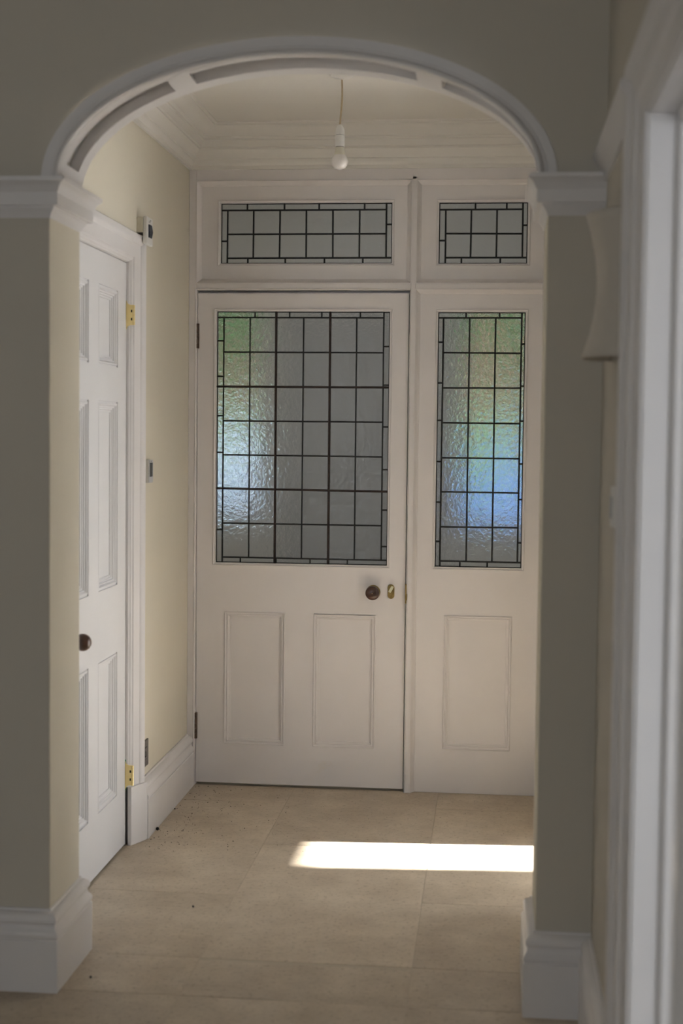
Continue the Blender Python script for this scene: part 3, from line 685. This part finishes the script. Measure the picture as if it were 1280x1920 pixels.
# ================================================================== PORCH AND STREET BEHIND THE GLASS
PB = 1.45
MB().box(-.62, 1.48, .11, PB+.12, -.10, -.02).obj('floor_porch', PORCHT, label='porch floor behind the glazed door', cat='floor', **STR)
pf = MB(); s_ = .075
for i in range(28):
    for k in range(6):
        if (i+k) % 2: continue
        pf.box(-.62+i*s_, -.62+(i+1)*s_-.002, .112+k*s_, .112+(k+1)*s_-.002, -.02, -.018)
pf.obj('porch_tiles', PORCHB, label='black chequer tiles in the porch under the door', cat='tiles', kind='stuff')
WPS = (.45, .87, 1.15, 2.1)  # unseen side opening added to brighten the porch
wall_holes('X', -.72, -.62, .1, PB+.12, -.1, 2.75, [WPS]).obj('wall_porch_left', PORCHW, label='left wall of the porch with an added opening for light', cat='wall', **STR)
MB().box(-1.5, XL-.13, .1, .2, -.1, 2.75).obj('wall_front_left', PORCHW, label='front wall left of the porch', cat='wall', **STR)
MB().box(XL-.13, XL, .1, .11, 0, 2.75).obj('wall_porch_return', PORCHW, label='porch side of the left door post', cat='wall', **STR)
MB().box(-.72, 1.60, .1, PB+.12, 2.66, 2.75).obj('ceiling_porch', mat('porch_ceiling_paint', (.74, .72, .68), .8, .2), label='porch ceiling', cat='ceiling', **STR)
WPL = (-.40, .03, 1.0, 2.12); WPR = (1.0, 1.40, .96, 2.12); DPO = (.12, .92, 0, 2.04)
wall_holes('Y', PB, PB+.12, -.62, 1.48, -.1, 2.66, [WPL, WPR, DPO]).obj('wall_porch_front', PORCHW, label='outer wall of the porch with two windows and a door', cat='wall', **STR)
d4 = empty('door_4', (.52, PB+.02, 0), 'grey outer porch door blurred behind the leaded glass', 'door', kind='structure')
MB().box(.122, .918, PB+.02, PB+.065, .005, 2.037).obj('leaf', GREYDOOR, d4)
for (xa, xb) in ((.20, .47), (.57, .84)):
    for za, zb in ((.2, .85), (1.05, 1.85)):
        b = MB(); rect_mould(b, 'Y', PB+.02, xa, xb, za, zb, [(0, 0), (.004, -.006), (.014, -.006), (.02, 0)]); b.obj('panel_moulding', GREYDOOR, d4)
for n, (xa, xb, za, zb) in enumerate((WPL, WPR)):
    f = MB(); t = .03
    f.box(xa, xa+t, PB+.03, PB+.08, za, zb); f.box(xb-t, xb, PB+.03, PB+.08, za, zb); f.box(xa+t, xb-t, PB+.03, PB+.08, za, za+t); f.box(xa+t, xb-t, PB+.03, PB+.08, zb-t, zb)
    wf = f.obj('window_%d' % (6+n), TRIM, label=('left', 'right')[n]+' porch window with added dimming pane blurred behind the leaded glass', cat='window', **STR)
    MB().box(xa+t, xb-t, PB+.05, PB+.056, za+t, zb-t).obj('pane', DIMGLASS, wf)
portal((-.73, (WPS[0]+WPS[1])/2, (WPS[2]+WPS[3])/2), (0, -HP, 0), WPS[3]-WPS[2], WPS[1]-WPS[0])
portal(((WPL[0]+WPL[1])/2, PB+.09, (WPL[2]+WPL[3])/2), (-HP, 0, 0), WPL[1]-WPL[0], WPL[3]-WPL[2])
portal(((WPR[0]+WPR[1])/2, PB+.09, (WPR[2]+WPR[3])/2), (-HP, 0, 0), WPR[1]-WPR[0], WPR[3]-WPR[2])
MB().box(-30, 30, PB+.12, 40, -.3, -.15).obj('ground', GROUND, label='grey ground outside the porch', cat='ground', **STR)
MB().box(5.1, 30, -30, PB+.12, -.3, -.15).obj('ground_side', GROUND, label='grey ground beside the house', cat='ground', **STR)

def car(x, y, m, gm, label):
    c = empty('parked_car', (x, y, -.15), label, 'car')
    prof = [(-2.05, .35), (-2.05, .75), (-1.95, .88), (-1.1, .98), (-.55, 1.50), (1.75, 1.55), (1.98, 1.1), (2.05, .9), (2.05, .3), (1.75, .25), (-1.8, .25)]
    b = MB().prism([(x+a, y, -.15+z) for a, z in prof], (0, 1.7, 0)).obj('body', m, c); soft(b, .08, 3)
    for q in ([(-.85, 1.1), (-.5, 1.45), (.1, 1.47), (.1, 1.1)], [(.17, 1.1), (.17, 1.47), (.9, 1.48), (.9, 1.1)], [(.97, 1.1), (.97, 1.48), (1.70, 1.48), (1.86, 1.12)]):
        MB().prism([(x+a, y-.006, -.15+z) for a, z in q], (0, .02, 0)).obj('side_window', gm, c)
    for a in (-1.3, 1.3):
        MB().lathe((x+a, y-.02, -.15+.32), (0, 1, 0), [(.32, 0), (.33, .02), (.33, .2)], 24).obj('wheel', RUBBER, c, smooth=True)
        MB().lathe((x+a, y+1.52, -.15+.32), (0, 1, 0), [(.33, 0), (.33, .18), (.32, .2)], 24).obj('wheel', RUBBER, c, smooth=True)
SKYGLASS = mat('painted_pale_sky_glass', (.42, .54, .59), .15, .5)  # reflected sky is painted into this pale base colour
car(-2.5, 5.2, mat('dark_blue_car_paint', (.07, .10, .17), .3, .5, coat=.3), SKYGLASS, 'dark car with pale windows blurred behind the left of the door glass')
car(1.9, 5.6, CARBLUE, mat('painted_blue_sky_glass', (.15, .28, .54), .15, .5), 'blue car blurred behind the sidelight glass')  # window blue stands in for sky reflection, put into the colour

def blob(mb, c, r, n=10, jit=.22):
    rings = []
    for i in range(n+1):
        t = math.pi*i/n
        rings.append([Vector(c)+Vector((math.sin(t)*math.cos(p_)*r[0], math.sin(t)*math.sin(p_)*r[1], math.cos(t)*r[2]))*random.uniform(1-jit, 1+jit) for p_ in [2*math.pi*k/14 for k in range(14)]])
    mb.loops(rings, True, True)
hg = MB()
for k in range(22): blob(hg, (-6+k*.6, 8.2+random.uniform(-.1, .1), .66), (.55, .45, .86))
hg.obj('hedge', HEDGE, label='green hedge blurred behind the parked cars', cat='hedge')
hs = empty('brick_house', (0, 13, -.15), 'orange brick house blurred beyond the hedge', 'house')
MB().box(-8, 8, 13, 19, -.15, 3.1).obj('wall', BRICK, hs)
MB().prism([(-8.2, 12.8, 3.1), (-8.2, 19.2, 3.1), (-8.2, 16, 4.6)], (16.4, 0, 0)).obj('roof', BRICK, hs)
for xx in (-5, -1.4, 2.2, 5.4):
    wn = MB().box(xx, xx+1, 12.96, 13.02, 1.0, 2.2).obj('window', TRIM, hs); MB().box(xx+.06, xx+.94, 12.945, 12.97, 1.06, 2.14).obj('pane', CARGLASS, wn)
for k, (tx, ty, tz) in enumerate(((-2.3, 10.6, 3.2), (2.0, 10.9, 3.25))):
    t = empty('garden_tree', (tx, ty, -.15), ('leafy green tree blurred behind the top left door panes', 'leafy green tree blurred behind the top of the sidelight')[k], 'tree', 'trees before the brick house')
    f = MB()
    for q in range(7): blob(f, (tx+random.uniform(-1, 1), ty+random.uniform(-.5, .5), tz+random.uniform(-.5, .7)), (.9, .8, .75))
    f.obj('crown', TREE, t); MB().cyl((tx, ty, -.15), (tx, ty, tz), .14, .07, 10).obj('trunk', BARK, t)
